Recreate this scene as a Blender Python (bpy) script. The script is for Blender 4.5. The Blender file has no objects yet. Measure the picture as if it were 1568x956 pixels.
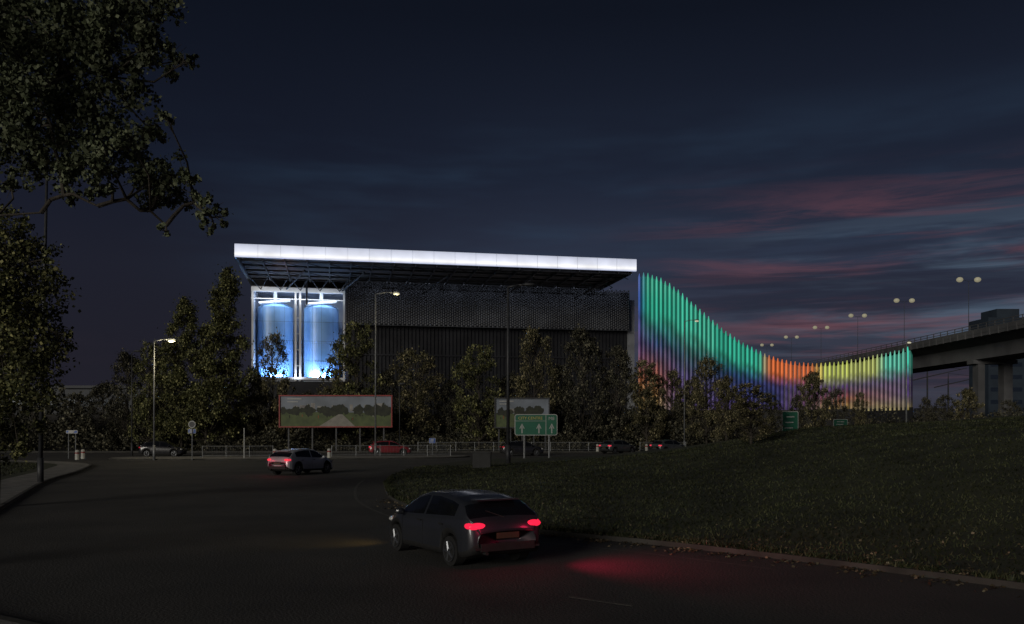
import bpy, math, random
import numpy as np
from mathutils import Vector, Matrix
rnd = random.Random(11)
scene = bpy.context.scene
F = 1358.0; HZ = 655.0; CH = 2.8
def GX(px, d): return (px-784.0)/F*d
def GZ(py, d): return CH+(HZ-py)/F*d
def s2l(v):
    v = v/255.0
    return v/12.92 if v <= 0.04045 else ((v+0.055)/1.055)**2.4
def C(r, g, b): return (s2l(r), s2l(g), s2l(b), 1.0)

scene.view_settings.view_transform = 'Standard'
scene.view_settings.look = 'None'
scene.view_settings.exposure = 0
scene.view_settings.gamma = 1

# ------------------------------------------------------------ materials
def new_mat(name):
    m = bpy.data.materials.new(name); m.use_nodes = True
    return m, m.node_tree, m.node_tree.nodes['Principled BSDF']
def mat(name, c1, c2=None, scale=3.0, rough=0.7, metal=0.0, bump=0.0, detail=4, bscale=None, emis=None, estr=0.0, coat=0.0):
    m, nt, b = new_mat(name)
    b.inputs['Roughness'].default_value = rough
    b.inputs['Metallic'].default_value = metal
    if coat: b.inputs['Coat Weight'].default_value = coat; b.inputs['Coat Roughness'].default_value = 0.08
    c1 = tuple(c1)[:3]+(1,)
    if c2 is None: c2 = tuple(x*0.75 for x in c1[:3])+(1,)
    c2 = tuple(c2)[:3]+(1,)
    tc = nt.nodes.new('ShaderNodeTexCoord')
    n = nt.nodes.new('ShaderNodeTexNoise'); n.inputs['Scale'].default_value = scale; n.inputs['Detail'].default_value = detail
    nt.links.new(tc.outputs['Object'], n.inputs['Vector'])
    r = nt.nodes.new('ShaderNodeValToRGB')
    r.color_ramp.elements[0].position = 0.35; r.color_ramp.elements[0].color = c2
    r.color_ramp.elements[1].position = 0.65; r.color_ramp.elements[1].color = c1
    nt.links.new(n.outputs['Fac'], r.inputs['Fac'])
    nt.links.new(r.outputs['Color'], b.inputs['Base Color'])
    if bump > 0:
        n2 = nt.nodes.new('ShaderNodeTexNoise'); n2.inputs['Scale'].default_value = bscale or scale*6; n2.inputs['Detail'].default_value = 4
        nt.links.new(tc.outputs['Object'], n2.inputs['Vector'])
        bp = nt.nodes.new('ShaderNodeBump'); bp.inputs['Strength'].default_value = bump; bp.inputs['Distance'].default_value = 0.05
        nt.links.new(n2.outputs['Fac'], bp.inputs['Height']); nt.links.new(bp.outputs['Normal'], b.inputs['Normal'])
    if emis:
        b.inputs['Emission Color'].default_value = tuple(emis)[:3]+(1,)
        b.inputs['Emission Strength'].default_value = estr
    return m
def leaf_mat(name, cols, gain=1.0):
    m, nt, b = new_mat(name)
    g = nt.nodes.new('ShaderNodeNewGeometry')
    r = nt.nodes.new('ShaderNodeValToRGB')
    els = r.color_ramp.elements
    for i, (p, c) in enumerate(cols):
        e = els[i] if i < 2 else els.new(p)
        e.position = p; e.color = tuple(q*gain for q in c)+(1,)
    nt.links.new(g.outputs['Random Per Island'], r.inputs['Fac'])
    tc = nt.nodes.new('ShaderNodeTexCoord')
    n = nt.nodes.new('ShaderNodeTexNoise'); n.inputs['Scale'].default_value = 0.55; n.inputs['Detail'].default_value = 2
    nt.links.new(tc.outputs['Object'], n.inputs['Vector'])
    mr = nt.nodes.new('ShaderNodeMapRange'); mr.inputs[1].default_value = 0.35; mr.inputs[2].default_value = 0.65
    mr.inputs[3].default_value = 0.40; mr.inputs[4].default_value = 1.30
    nt.links.new(n.outputs['Fac'], mr.inputs[0])
    mx = nt.nodes.new('ShaderNodeVectorMath'); mx.operation = 'SCALE'
    nt.links.new(r.outputs['Color'], mx.inputs[0]); nt.links.new(mr.outputs[0], mx.inputs['Scale'])
    nt.links.new(mx.outputs[0], b.inputs['Base Color'])
    b.inputs['Roughness'].default_value = 0.6
    b.inputs['Specular IOR Level'].default_value = 0.2
    return m

M_asph = mat('asphalt', (0.058, 0.054, 0.050), (0.032, 0.031, 0.030), 0.30, 0.88, bump=0.6, bscale=20, detail=7)
M_grass = mat('grass_ground', (0.048, 0.054, 0.024), (0.020, 0.024, 0.012), 0.5, 0.95, bump=1.0, bscale=9, detail=7)
M_dirt = mat('verge_soil', (0.03, 0.032, 0.018), (0.015, 0.018, 0.01), 0.5, 0.95, bump=0.8, bscale=6)
M_pave = mat('pavement_concrete', (0.26, 0.25, 0.23), (0.14, 0.135, 0.13), 1.4, 0.85, bump=0.3, bscale=25)
M_kerb = mat('kerb_stone', (0.06, 0.056, 0.05), (0.022, 0.022, 0.019), 0.9, 0.9, bump=0.4)
M_paint = mat('road_paint', (0.10, 0.095, 0.08), (0.05, 0.048, 0.045), 5, 0.8)
M_bark = mat('bark', (0.075, 0.063, 0.05), (0.03, 0.025, 0.02), 4, 0.9, bump=0.6)
M_steel = mat('galvanised_steel', (0.24, 0.25, 0.26), (0.16, 0.165, 0.17), 5, 0.5, metal=0.3)
M_dsteel = mat('dark_steel', (0.055, 0.057, 0.062), (0.035, 0.036, 0.04), 3, 0.55, metal=0.2)
M_black = mat('black_rubber', (0.015, 0.015, 0.016), (0.01, 0.01, 0.01), 8, 0.8)
M_conc = mat('bridge_concrete', (0.11, 0.11, 0.115), (0.06, 0.06, 0.065), 0.25, 0.85, bump=0.3, bscale=3)
M_leaf_far = leaf_mat('foliage_autumn', [(0.0, (0.020, 0.019, 0.010)), (0.45, (0.072, 0.068, 0.034)), (0.8, (0.135, 0.122, 0.064)), (1.0, (0.38, 0.32, 0.18))], 1.25)
M_leaf_dark = leaf_mat('foliage_dark', [(0.0, (0.015, 0.016, 0.012)), (0.6, (0.050, 0.049, 0.034)), (1.0, (0.18, 0.165, 0.11))], 1.15)
M_leaf_olive = leaf_mat('foliage_olive', [(0.0, (0.018, 0.022, 0.009)), (0.45, (0.068, 0.073, 0.029)), (0.8, (0.135, 0.138, 0.056)), (1.0, (0.34, 0.32, 0.14))], 1.25)
M_leaf_near = leaf_mat('foliage_green', [(0.0, (0.04, 0.05, 0.028)), (0.5, (0.085, 0.10, 0.055)), (1.0, (0.16, 0.175, 0.105))], 1.25)
M_litter = leaf_mat('dry_leaves', [(0.0, (0.05, 0.035, 0.022)), (0.5, (0.11, 0.085, 0.05)), (1.0, (0.30, 0.25, 0.17))])
M_blade = leaf_mat('grass_blades', [(0.0, (0.018, 0.024, 0.010)), (0.6, (0.044, 0.052, 0.024)), (1.0, (0.085, 0.086, 0.042))])

# ------------------------------------------------------------ mesh helpers
class B:
    def __init__(s): s.v = []; s.f = []; s.m = []
    def add(s, vs, fs, mi=0):
        o = len(s.v); s.v += [tuple(x) for x in vs]
        for f in fs: s.f.append(tuple(o+i for i in f)); s.m.append(mi)
    def box(s, c, d, mi=0, rz=0.0, taper=1.0):
        x, y, z = d[0]/2, d[1]/2, d[2]/2; cr, sr = math.cos(rz), math.sin(rz); vs = []
        for k in (-1, 1):
            t = taper if k == 1 else 1.0
            for a, b in ((-1, -1), (1, -1), (1, 1), (-1, 1)):
                X, Y = a*x*t, b*y*t
                vs.append((c[0]+X*cr-Y*sr, c[1]+X*sr+Y*cr, c[2]+k*z))
        s.add(vs, [(3, 2, 1, 0), (4, 5, 6, 7), (0, 1, 5, 4), (1, 2, 6, 5), (2, 3, 7, 6), (3, 0, 4, 7)], mi)
    def tube(s, p, q, r1, r2=None, n=8, mi=0, caps=True):
        r2 = r1 if r2 is None else r2
        p, q = Vector(p), Vector(q); d = (q-p)
        if d.length < 1e-6: return
        d.normalize(); a = d.orthogonal().normalized(); b = d.cross(a); vs = []
        for c, r in ((p, r1), (q, r2)):
            for i in range(n):
                t = 2*math.pi*i/n; vs.append(c+a*(r*math.cos(t))+b*(r*math.sin(t)))
        fs = [(i, (i+1) % n, n+(i+1) % n, n+i) for i in range(n)]
        if caps: fs += [tuple(range(n-1, -1, -1)), tuple(range(n, 2*n))]
        s.add(vs, fs, mi)
    def sphere(s, c, r, mi=0, nu=10, nv=6, sc=(1, 1, 1)):
        vs = [(c[0], c[1], c[2]+r*sc[2])]; fs = []
        for j in range(1, nv):
            ph = math.pi*j/nv
            for i in range(nu):
                t = 2*math.pi*i/nu
                vs.append((c[0]+r*sc[0]*math.sin(ph)*math.cos(t), c[1]+r*sc[1]*math.sin(ph)*math.sin(t), c[2]+r*sc[2]*math.cos(ph)))
        vs.append((c[0], c[1], c[2]-r*sc[2])); L = len(vs)-1
        for i in range(nu):
            fs.append((0, 1+i, 1+(i+1) % nu)); fs.append((L, L-nu+(i+1) % nu, L-nu+i))
        for j in range(nv-2):
            for i in range(nu):
                a = 1+j*nu; fs.append((a+i, a+nu+i, a+nu+(i+1) % nu, a+(i+1) % nu))
        s.add(vs, fs, mi)
    def make(s, name, mats, parent=None, smooth=False):
        me = bpy.data.meshes.new(name); me.from_pydata(s.v, [], s.f)
        for m in (mats if isinstance(mats, (list, tuple)) else [mats]): me.materials.append(m)
        me.polygons.foreach_set('material_index', s.m)
        if smooth: me.polygons.foreach_set('use_smooth', [True]*len(s.f))
        me.update(); o = bpy.data.objects.new(name, me); scene.collection.objects.link(o)
        if parent: o.parent = parent
        return o
def empty(name, loc=(0, 0, 0), rz=0.0):
    e = bpy.data.objects.new(name, None); e.empty_display_size = 0.5
    e.location = loc; e.rotation_euler = (0, 0, rz); scene.collection.objects.link(e); return e
def light(name, kind, loc, power, col, parent=None, size=0.3, rot=None, sizey=None, spot=None):
    l = bpy.data.lights.new(name, kind); l.energy = power; l.color = col[:3]
    if kind == 'AREA':
        l.size = size
        if sizey: l.shape = 'RECTANGLE'; l.size_y = sizey
    elif kind in ('POINT', 'SPOT'): l.shadow_soft_size = size
    if spot: l.spot_size = spot; l.spot_blend = 1.0
    o = bpy.data.objects.new(name, l); o.location = loc; scene.collection.objects.link(o)
    if rot is not None: o.rotation_euler = rot
    if parent: o.parent = parent
    return o
def aim(d): return Vector(d).to_track_quat('-Z', 'Y').to_euler()
def np_mesh(name, V, Q, mats, parent=None, k=4):
    me = bpy.data.meshes.new(name); nv, nf = len(V), len(Q)
    me.vertices.add(nv); me.vertices.foreach_set('co', V.astype(np.float32).ravel())
    me.loops.add(nf*k); me.loops.foreach_set('vertex_index', Q.astype(np.int32).ravel())
    me.polygons.add(nf); me.polygons.foreach_set('loop_start', np.arange(0, nf*k, k, dtype=np.int32))
    me.update(calc_edges=True); me.validate()
    me.materials.append(mats)
    return me
def leaf_mesh(name, P, size, m, seed=0, k=1.0, flat=0.0):
    g = np.random.default_rng(seed); n = len(P)
    a = g.normal(size=(n, 3)); 
    if flat: a[:, 2] *= (1-flat)
    a /= np.linalg.norm(a, axis=1)[:, None]
    b = g.normal(size=(n, 3))
    if flat: b[:, 2] *= (1-flat)
    b -= a*(a*b).sum(1)[:, None]; b /= np.linalg.norm(b, axis=1)[:, None]
    c = np.cross(a, b); s = (size*g.uniform(0.55, 1.35, n))[:, None]
    V = np.empty((n, 4, 3)); V[:, 0] = P-a*s*0.5; V[:, 1] = P+b*s*0.32*k+c*s*0.08; V[:, 2] = P+a*s*0.5; V[:, 3] = P-b*s*0.32*k+c*s*0.08
    Q = np.arange(n*4).reshape(n, 4)
    return np_mesh(name, V.reshape(-1, 3), Q, m)
def obj(name, me, parent=None, loc=(0, 0, 0)):
    o = bpy.data.objects.new(name, me); scene.collection.objects.link(o); o.location = loc
    if parent: o.parent = parent
    return o
def catmull(pts, sub=8, closed=True):
    n = len(pts); out = []
    for i in range(n if closed else n-1):
        if closed: p = [pts[(i+j-1) % n] for j in range(4)]
        else: p = [pts[max(0, min(n-1, i+j-1))] for j in range(4)]
        for s in range(sub):
            t = s/sub
            out.append(tuple(0.5*((2*p[1][k])+(-p[0][k]+p[2][k])*t+(2*p[0][k]-5*p[1][k]+4*p[2][k]-p[3][k])*t*t+(-p[0][k]+3*p[1][k]-3*p[2][k]+p[3][k])*t**3) for k in range(2)))
    if not closed: out.append(tuple(pts[-1]))
    return out

# ------------------------------------------------------------ camera
cam = bpy.data.cameras.new('camera'); cam.sensor_width = 36; cam.lens = 36*F/1568
cam.shift_y = (HZ-478)/1568.0; cam.clip_end = 6000; cam.clip_start = 0.1
co = bpy.data.objects.new('camera', cam); co.location = (0, 0, CH); co.rotation_euler = (math.pi/2, 0, 0)
scene.collection.objects.link(co); scene.camera = co

# ------------------------------------------------------------ world (dusk sky)
w = bpy.data.worlds.new('World'); scene.world = w; w.use_nodes = True
nt = w.node_tree; nd = nt.nodes; lk = nt.links
bg = nd['Background']
tc = nd.new('ShaderNodeTexCoord'); sp = nd.new('ShaderNodeSeparateXYZ'); lk.new(tc.outputs['Generated'], sp.inputs[0])
def mr(src, a, b, c=0.0, d=1.0):
    n = nd.new('ShaderNodeMapRange'); n.interpolation_type = 'SMOOTHSTEP'; n.clamp = True
    n.inputs[1].default_value = a; n.inputs[2].default_value = b; n.inputs[3].default_value = c; n.inputs[4].default_value = d
    lk.new(src, n.inputs[0]); return n.outputs[0]
def mul(a, b):
    n = nd.new('ShaderNodeMath'); n.operation = 'MULTIPLY'; lk.new(a, n.inputs[0])
    if isinstance(b, (int, float)): n.inputs[1].default_value = b
    else: lk.new(b, n.inputs[1])
    return n.outputs[0]
def ramp(src, stops):
    r = nd.new('ShaderNodeValToRGB'); e = r.color_ramp.elements
    for i, (p, c) in enumerate(stops):
        q = e[i] if i < 2 else e.new(p)
        q.position = p; q.color = c
    lk.new(src, r.inputs['Fac']); return r.outputs['Color']
def mixc(f, a, b):
    n = nd.new('ShaderNodeMix'); n.data_type = 'RGBA'; lk.new(f, n.inputs[0])
    for s, i in ((a, 6), (b, 7)):
        if isinstance(s, tuple): n.inputs[i].default_value = s
        else: lk.new(s, n.inputs[i])
    return n.outputs[2]
def noise(sx, sz, scale, detail, off=0.0, dist=0.0, rough=.6):
    mp = nd.new('ShaderNodeMapping'); mp.inputs['Scale'].default_value = (sx, sx, sz); mp.inputs['Location'].default_value = (off, off*0.7, off*0.3)
    mp.inputs['Rotation'].default_value = (0, math.radians(-3), 0)
    lk.new(tc.outputs['Generated'], mp.inputs[0]); n = nd.new('ShaderNodeTexNoise'); n.inputs['Scale'].default_value = scale
    n.inputs['Detail'].default_value = detail; n.inputs['Roughness'].default_value = rough; n.inputs['Distortion'].default_value = dist
    lk.new(mp.outputs[0], n.inputs['Vector']); return n.outputs['Fac']
X, Z = sp.outputs['X'], sp.outputs['Z']
right = ramp(Z, [(0.0, C(50, 50, 62)), (0.08, C(52, 55, 70)), (0.17, C(44, 50, 68)), (0.27, C(27, 33, 49)), (0.42, C(14, 18, 29)), (0.8, C(8, 11, 18))])
left = ramp(Z, [(0.0, C(31, 30, 41)), (0.08, C(29, 28, 39)), (0.17, C(28, 29, 41)), (0.27, C(20, 24, 38)), (0.42, C(13, 17, 28)), (0.8, C(8, 11, 18))])
base = mixc(mr(X, -0.38, 0.12), left, right)
blue = mul(mul(mr(noise(1.5, 9, 1.4, 4, 3.1), 0.42, 0.7), mr(Z, 0.12, 0.2)), mr(Z, 0.36, 0.24))
blue = mul(mul(blue, mr(X, -0.42, -0.1)), 0.5)
base = mixc(blue, base, C(46, 66, 88))
gap = mul(mul(mr(noise(1.4, 17, 1.7, 5, 9.0, .4), 0.46, 0.62), mr(X, 0.15, 0.4)), mul(mr(Z, 0.02, 0.07), mr(Z, 0.25, 0.15)))
base = mixc(mul(gap, 0.8), base, C(76, 92, 110))
pk = mul(mul(mr(noise(1.6, 19, 1.9, 6, 5.3, 0.5, .65), 0.44, 0.66), mr(X, 0.05, 0.40)), mul(mr(Z, 0.02, 0.08), mr(Z, 0.28, 0.18)))
base = mixc(mul(pk, 0.75), base, C(110, 68, 76))
dk = mul(mul(mr(noise(1.2, 26, 1.8, 5, 14.0, 0.4), 0.44, 0.60), mr(X, 0.02, 0.3)), mul(mr(Z, 0.0, 0.06), mr(Z, 0.24, 0.15)))
base = mixc(mul(dk, 0.75), base, C(33, 35, 50))
lc = mul(mul(mr(noise(1.1, 8, 1.3, 4, 21.0, 0.4), 0.5, 0.7), mr(X, 0.1, -0.3)), mul(mr(Z, 0.0, 0.06), mr(Z, 0.3, 0.18)))
base = mixc(mul(lc, .5), base, C(42, 36, 46))
SUN_EL, SUN_AZ = 13.0, 212.0   # low light behind the camera, to the left
sky = nd.new('ShaderNodeTexSky'); sky.sky_type = 'NISHITA'; sky.sun_disc = False
sky.sun_elevation = math.radians(SUN_EL); sky.sun_rotation = math.radians(SUN_AZ)
sc = nd.new('ShaderNodeVectorMath'); sc.operation = 'SCALE'; sc.inputs['Scale'].default_value = 0.0005
lk.new(sky.outputs[0], sc.inputs[0])
ad = nd.new('ShaderNodeVectorMath'); ad.operation = 'ADD'; lk.new(base, ad.inputs[0]); lk.new(sc.outputs[0], ad.inputs[1])
lk.new(ad.outputs[0], bg.inputs['Color']); bg.inputs['Strength'].default_value = 1.0

az = math.radians(SUN_AZ); el = math.radians(SUN_EL)
sdir = Vector((math.sin(az)*math.cos(el), math.cos(az)*math.cos(el), math.sin(el)))
sl = bpy.data.lights.new('sun', 'SUN'); sl.energy = 1.1; sl.angle = math.radians(20); sl.color = (1.0, 0.94, 0.83)
so = bpy.data.objects.new('sun', sl); so.rotation_euler = aim(-sdir); scene.collection.objects.link(so)

# ------------------------------------------------------------ terrain
b = B(); b.add([(-3000, -300, 0), (3000, -300, 0), (3000, 5000, 0), (-3000, 5000, 0)], [(0, 1, 2, 3)])
b.make('ground', M_dirt)
b = B(); b.add([(-220, -40, .004), (220, -40, .004), (220, 99, .004), (-220, 99, .004)], [(0, 1, 2, 3)])
b.make('road', M_asph)

mpts = [(-6.6, 47.5), (-5.9, 41), (-4.3, 33), (-1.6, 26.2), (0.8, 23.3), (3.4, 21.1), (5.9, 18.6), (8.9, 15.2), (13, 10), (20, 2), (32, -8), (55, -12), (85, 10), (95, 50), (85, 80), (55, 90), (25, 88), (8, 83), (-2, 76), (-6.0, 63), (-6.9, 54)]
mb = catmull(mpts, 10); mbn = np.array(mb)
def edge_dist(P):
    A = mbn; Bp = np.roll(mbn, -1, axis=0); D = Bp-A; L = (D**2).sum(1)
    out = np.full(len(P), 1e9)
    for i in range(len(A)):
        t = np.clip(((P-A[i])@D[i])/L[i], 0, 1)
        out = np.minimum(out, np.hypot(*(P-(A[i]+t[:, None]*D[i])).T))
    return out
def inside(P):
    A = mbn; Bp = np.roll(mbn, -1, axis=0); r = np.zeros(len(P), bool)
    for i in range(len(A)):
        c = ((A[i, 1] > P[:, 1]) != (Bp[i, 1] > P[:, 1]))
        with np.errstate(divide='ignore', invalid='ignore'):
            xx = (Bp[i, 0]-A[i, 0])*(P[:, 1]-A[i, 1])/(Bp[i, 1]-A[i, 1])+A[i, 0]
        r ^= c & (P[:, 0] < xx)
    return r
def hm(P):
    d = edge_dist(P); t = np.clip((d-0.15)/24, 0, 1); t = t*t*(3-2*t)*0.55+t*0.45
    H = np.interp(P[:, 0], [-8, 3, 12, 20, 35, 60, 95], [.4, .85, 1.6, 2.5, 3.5, 4.3, 4.5])
    und = 0.10*np.sin(P[:, 0]*0.31+1)*np.sin(P[:, 1]*0.23)*t
    return 0.125+H*t+und
def hz(x, y):
    P = np.array([[x, y]]); return float(hm(P)[0]) if inside(P)[0] else 0.0
cen = np.array([24.0, 44.0]); rings = 70; N = len(mb)
area = 0.5*np.sum(mbn[:, 0]*np.roll(mbn[:, 1], -1)-np.roll(mbn[:, 0], -1)*mbn[:, 1]); sgn = 1 if area > 0 else -1
def inset(P, d):
    T = np.roll(P, -1, axis=0)-np.roll(P, 1, axis=0); T /= np.linalg.norm(T, axis=1)[:, None]
    return P+np.stack([-T[:, 1], T[:, 0]], 1)*d*sgn
inn = inset(mbn, 0.15); V = []
for r in range(rings):
    t = (r/rings)**1.0; P = inn*(1-t)+cen*t; z = hm(P); 
    if r == 0: z[:] = 0.118
    V.append(np.column_stack([P, z]))
V.append(np.column_stack([cen[None], hm(cen[None])])); V = np.concatenate(V)
fs = []
for r in range(rings-1):
    for i in range(N):
        j = (i+1) % N; fs.append((r*N+i, r*N+j, (r+1)*N+j, (r+1)*N+i))
for i in range(N): fs.append(((rings-1)*N+i, (rings-1)*N+(i+1) % N, rings*N))
b = B(); b.v = [tuple(x) for x in V]; b.f = fs; b.m = [0]*len(fs); b.make('grass_mound', M_grass, smooth=True)
def kerb(name, outer, innr, h=0.12, closed=True):
    b = B(); n = len(outer)
    for i in range(n if closed else n-1):
        j = (i+1) % n; o0, o1, i0, i1 = outer[i], outer[j], innr[i], innr[j]
        b.add([(o0[0], o0[1], 0), (o1[0], o1[1], 0), (o1[0], o1[1], h), (o0[0], o0[1], h), (i1[0], i1[1], h), (i0[0], i0[1], h)], [(0, 1, 2, 3), (3, 2, 4, 5)])
    return b.make(name, M_kerb)
kerb('kerb', mbn, inn)
def strip(name, pts, wd, z, m):
    P = np.array(pts); T = np.gradient(P, axis=0); T /= np.linalg.norm(T, axis=1)[:, None]; Nn = np.stack([-T[:, 1], T[:, 0]], 1)*wd/2
    b = B()
    for i in range(len(P)-1):
        b.add([(*(P[i]-Nn[i]), z), (*(P[i+1]-Nn[i+1]), z), (*(P[i+1]+Nn[i+1]), z), (*(P[i]+Nn[i]), z)], [(0, 1, 2, 3)])
    return b
el_pts = inset(mbn, -1.3)[:62]
b = strip('l', el_pts, 0.12, .008, M_paint)
for (px, py, L, a) in ((490, 745, 3.0, 0.35), (455, 760, 3.0, 0.35), (920, 921, 1.2, -0.9), (520, 735, 3, .3)):
    d = 3802/(py-655); x = GX(px, d); b.box((x, d, .007), (0.10, L, .004), 0, -a)
b.make('road_markings', M_paint)

lp = catmull([(-9.5, 5), (-12.5, 17), (-16.5, 28), (-20.3, 37), (-24, 46), (-28, 58), (-33, 68), (-44, 74), (-70, 77), (-120, 78), (-120, 5)], 8)
ln = np.array(lp); a2 = 0.5*np.sum(ln[:, 0]*np.roll(ln[:, 1], -1)-np.roll(ln[:, 0], -1)*ln[:, 1]); s0 = sgn; sgn = 1 if a2 > 0 else -1
ki = inset(ln, .15); pi_ = inset(ln, 2.2); kerb('kerb', ln, ki)
b = B(); n = len(ln)
for i in range(n):
    j = (i+1) % n
    b.add([(*ki[i], .118), (*ki[j], .118), (*pi_[j], .122), (*pi_[i], .122)], [(0, 1, 2, 3)])
b.make('pavement', M_pave)
b = B(); b.add([(*p, .124) for p in pi_], [tuple(range(n))]); b.make('grass_verge', M_grass)
fp = np.array([(-34, 76.5), (-20, 77), (-8, 80), (-4, 84), (-8, 86.5), (-20, 83.5), (-34, 82)]); fpc = np.array(catmull([tuple(p) for p in fp], 6)); sgn = 1
kerb('kerb', fpc, inset(fpc, .15)); ii = inset(fpc, .15); b = B(); b.add([(*p, .119) for p in ii], [tuple(range(len(ii)))]); b.make('pavement', M_pave)
sgn = s0
b = B(); b.box((0, 99.1, .06), (440, .2, .12)); b.make('kerb', M_kerb)
b = B(); b.add([(-220, 99.2, .118), (220, 99.2, .118), (220, 101.5, .118), (-220, 101.5, .118)], [(0, 1, 2, 3)]); b.make('pavement', M_pave)

g = np.random.default_rng(5)
def blades(name, P, z, seed, hs=1.0):
    g = np.random.default_rng(seed); n = len(P)
    a = g.uniform(0, 2*math.pi, n); h = g.uniform(.03, .10, n)*hs; wv = .010+P[:, 1]*0.0006
    V = np.empty((n, 3, 3)); V[:, 0] = np.column_stack([P[:, 0]-np.cos(a)*wv, P[:, 1]-np.sin(a)*wv, z-.01]); V[:, 1] = np.column_stack([P[:, 0]+np.cos(a)*wv, P[:, 1]+np.sin(a)*wv, z-.01])
    V[:, 2] = np.column_stack([P[:, 0]+g.normal(0, .05, n), P[:, 1]+g.normal(0, .05, n), z+h])
    obj(name, np_mesh(name, V.reshape(-1, 3), np.arange(n*3).reshape(n, 3), M_blade, k=3))
P = np.column_stack([g.uniform(-7, 40, 260000), g.uniform(13, 62, 260000)]); P = P[inside(P)]
wgt = np.clip(22/np.maximum(P[:, 1]*0.9, 8), 0, 1)**1.2; P = P[g.uniform(size=len(P)) < wgt][:100000]; blades('grass', P, hm(P), 3)
P = np.column_stack([g.uniform(-48, -26, 14000), g.uniform(36, 66, 14000)]); P = P[P[:, 0] < np.interp(P[:, 1], [28, 46, 58, 68], [-19.5, -27, -31, -36])]; blades('grass', P, np.full(len(P), .13), 4)
# tufts hanging over the kerb
ix = g.uniform(0, 82, 9000); ia = ix.astype(int); fr = (ix-ia)[:, None]; Pk = inn[ia % N]*(1-fr)+inn[(ia+1) % N]*fr; Pk = Pk[(np.sin(ix*2.3)+np.sin(ix*5.7)+g.normal(0, .5, len(ix))) > -.1]
Pk = Pk+g.normal(0, .07, Pk.shape); blades('grass', Pk, np.full(len(Pk), .13), 6, 1.3)
idx = g.uniform(18, 78, 6000); ia = idx.astype(int); fr = (idx-ia)[:, None]; Pb = mbn[ia % N]*(1-fr)+mbn[(ia+1) % N]*fr
T = mbn[(ia+1) % N]-mbn[ia % N]; T /= np.linalg.norm(T, axis=1)[:, None]; off = g.normal(0.05, .40, len(ia)); clump = (np.sin(idx*1.7)+np.sin(idx*4.1+1)) > -0.2
off = np.where(g.uniform(size=len(ia)) < .25, g.uniform(-1, 5, len(ia)), off)
Pp = Pb+np.stack([-T[:, 1], T[:, 0]], 1)*off[:, None]*(1 if area > 0 else -1); Pp = Pp[clump]; zz = np.where(inside(Pp), hm(Pp), 0.004)+.02
obj('fallen_leaves', leaf_mesh('fallen_leaves', np.column_stack([Pp, zz]), .075, M_litter, 3, 1.3, .8))

# ------------------------------------------------------------ trees
def tree_parts(seed, H, R, shape, nl, ls, lm, trunk=0.18):
    r = random.Random(seed); g = np.random.default_rng(seed)
    tb = B(); th = H*0.93; pts = [Vector((0, 0, -0.2))]; 
    for i in range(1, 8): pts.append(Vector((r.uniform(-.03, .03)*H*i/8, r.uniform(-.03, .03)*H*i/8, th*i/7)))
    for i in range(7): tb.tube(pts[i], pts[i+1], trunk*(1-i/7.6), trunk*(1-(i+1)/7.6), 7)
    def axis(z):
        f = max(0, min(6.99, z/th*7)); i = int(f); return pts[i].lerp(pts[i+1], f-i)
    cl = []
    nc = 110
    for i in range(nc):
        hh = r.random()**0.85
        if shape == 'cone': pr = (1-hh)**0.62*min(1, .7+hh*2.5)
        elif shape == 'oval': pr = math.sin(math.pi*min(1, (hh*.80+.17)))**0.5
        else: pr = min(1, .65+hh*1.2)*(1-hh**3.5)**.5
        z = H*(0.08+0.89*hh); a = r.uniform(0, 2*math.pi); rr = R*pr*math.sqrt(r.uniform(.1, 1))*r.uniform(.7, 1.2)
        ax = axis(z*.96); c = Vector((ax.x+rr*math.cos(a), ax.y+rr*math.sin(a), z)); cr = R*r.uniform(.08, .21)*(1-.3*hh)
        cl.append((c, cr)); s = axis(max(H*.1, z-rr*.9))
        mid = s.lerp(c, .5)+Vector((0, 0, -.05*rr)); tb.tube(s, mid, trunk*.22, trunk*.14, 5, 0, False); tb.tube(mid, c, trunk*.14, .02, 5, 0, False)
        for k in range(2):
            e = c+Vector((r.gauss(0, cr*.8), r.gauss(0, cr*.8), r.gauss(.3*cr, cr*.8))); tb.tube(mid.lerp(c, .7), e, .025, .01, 4, 0, False)
    wts = np.array([c[1]**1.8 for c in cl]); wts /= wts.sum(); k = g.choice(nc, nl, p=wts)
    C0 = np.array([c[0][:] for c in cl])[k]; R0 = np.array([c[1] for c in cl])[k]
    P = C0+g.normal(0, .55, (nl, 3))*R0[:, None]*np.array([1, 1, .8]); st = g.uniform(size=nl) < .08; P[st] += g.normal(0, R*.09, (st.sum(), 3))
    P = P[P[:, 2] > H*.03]
    tm = tb.make('tmp', M_bark); me = tm.data; bpy.data.objects.remove(tm)
    return me, leaf_mesh('crown', P, ls, lm, seed, 1.3), H, R
VAR = {}
specs = [('cone', M_leaf_olive, 19, 5), ('oval', M_leaf_far, 11, 3.7), ('round', M_leaf_far, 11, 3.3), ('oval', M_leaf_olive, 11, 3.4), ('round', M_leaf_far, 8, 3.0), ('oval', M_leaf_dark, 11, 3.6), ('round', M_leaf_dark, 10, 3.6)]
for i, (sh, lm, H, R) in enumerate(specs):
    VAR[i] = tree_parts(40+i, H, R, sh, 26000 if i == 0 else 11000, 0.225 if i == 0 else .19, lm)
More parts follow.
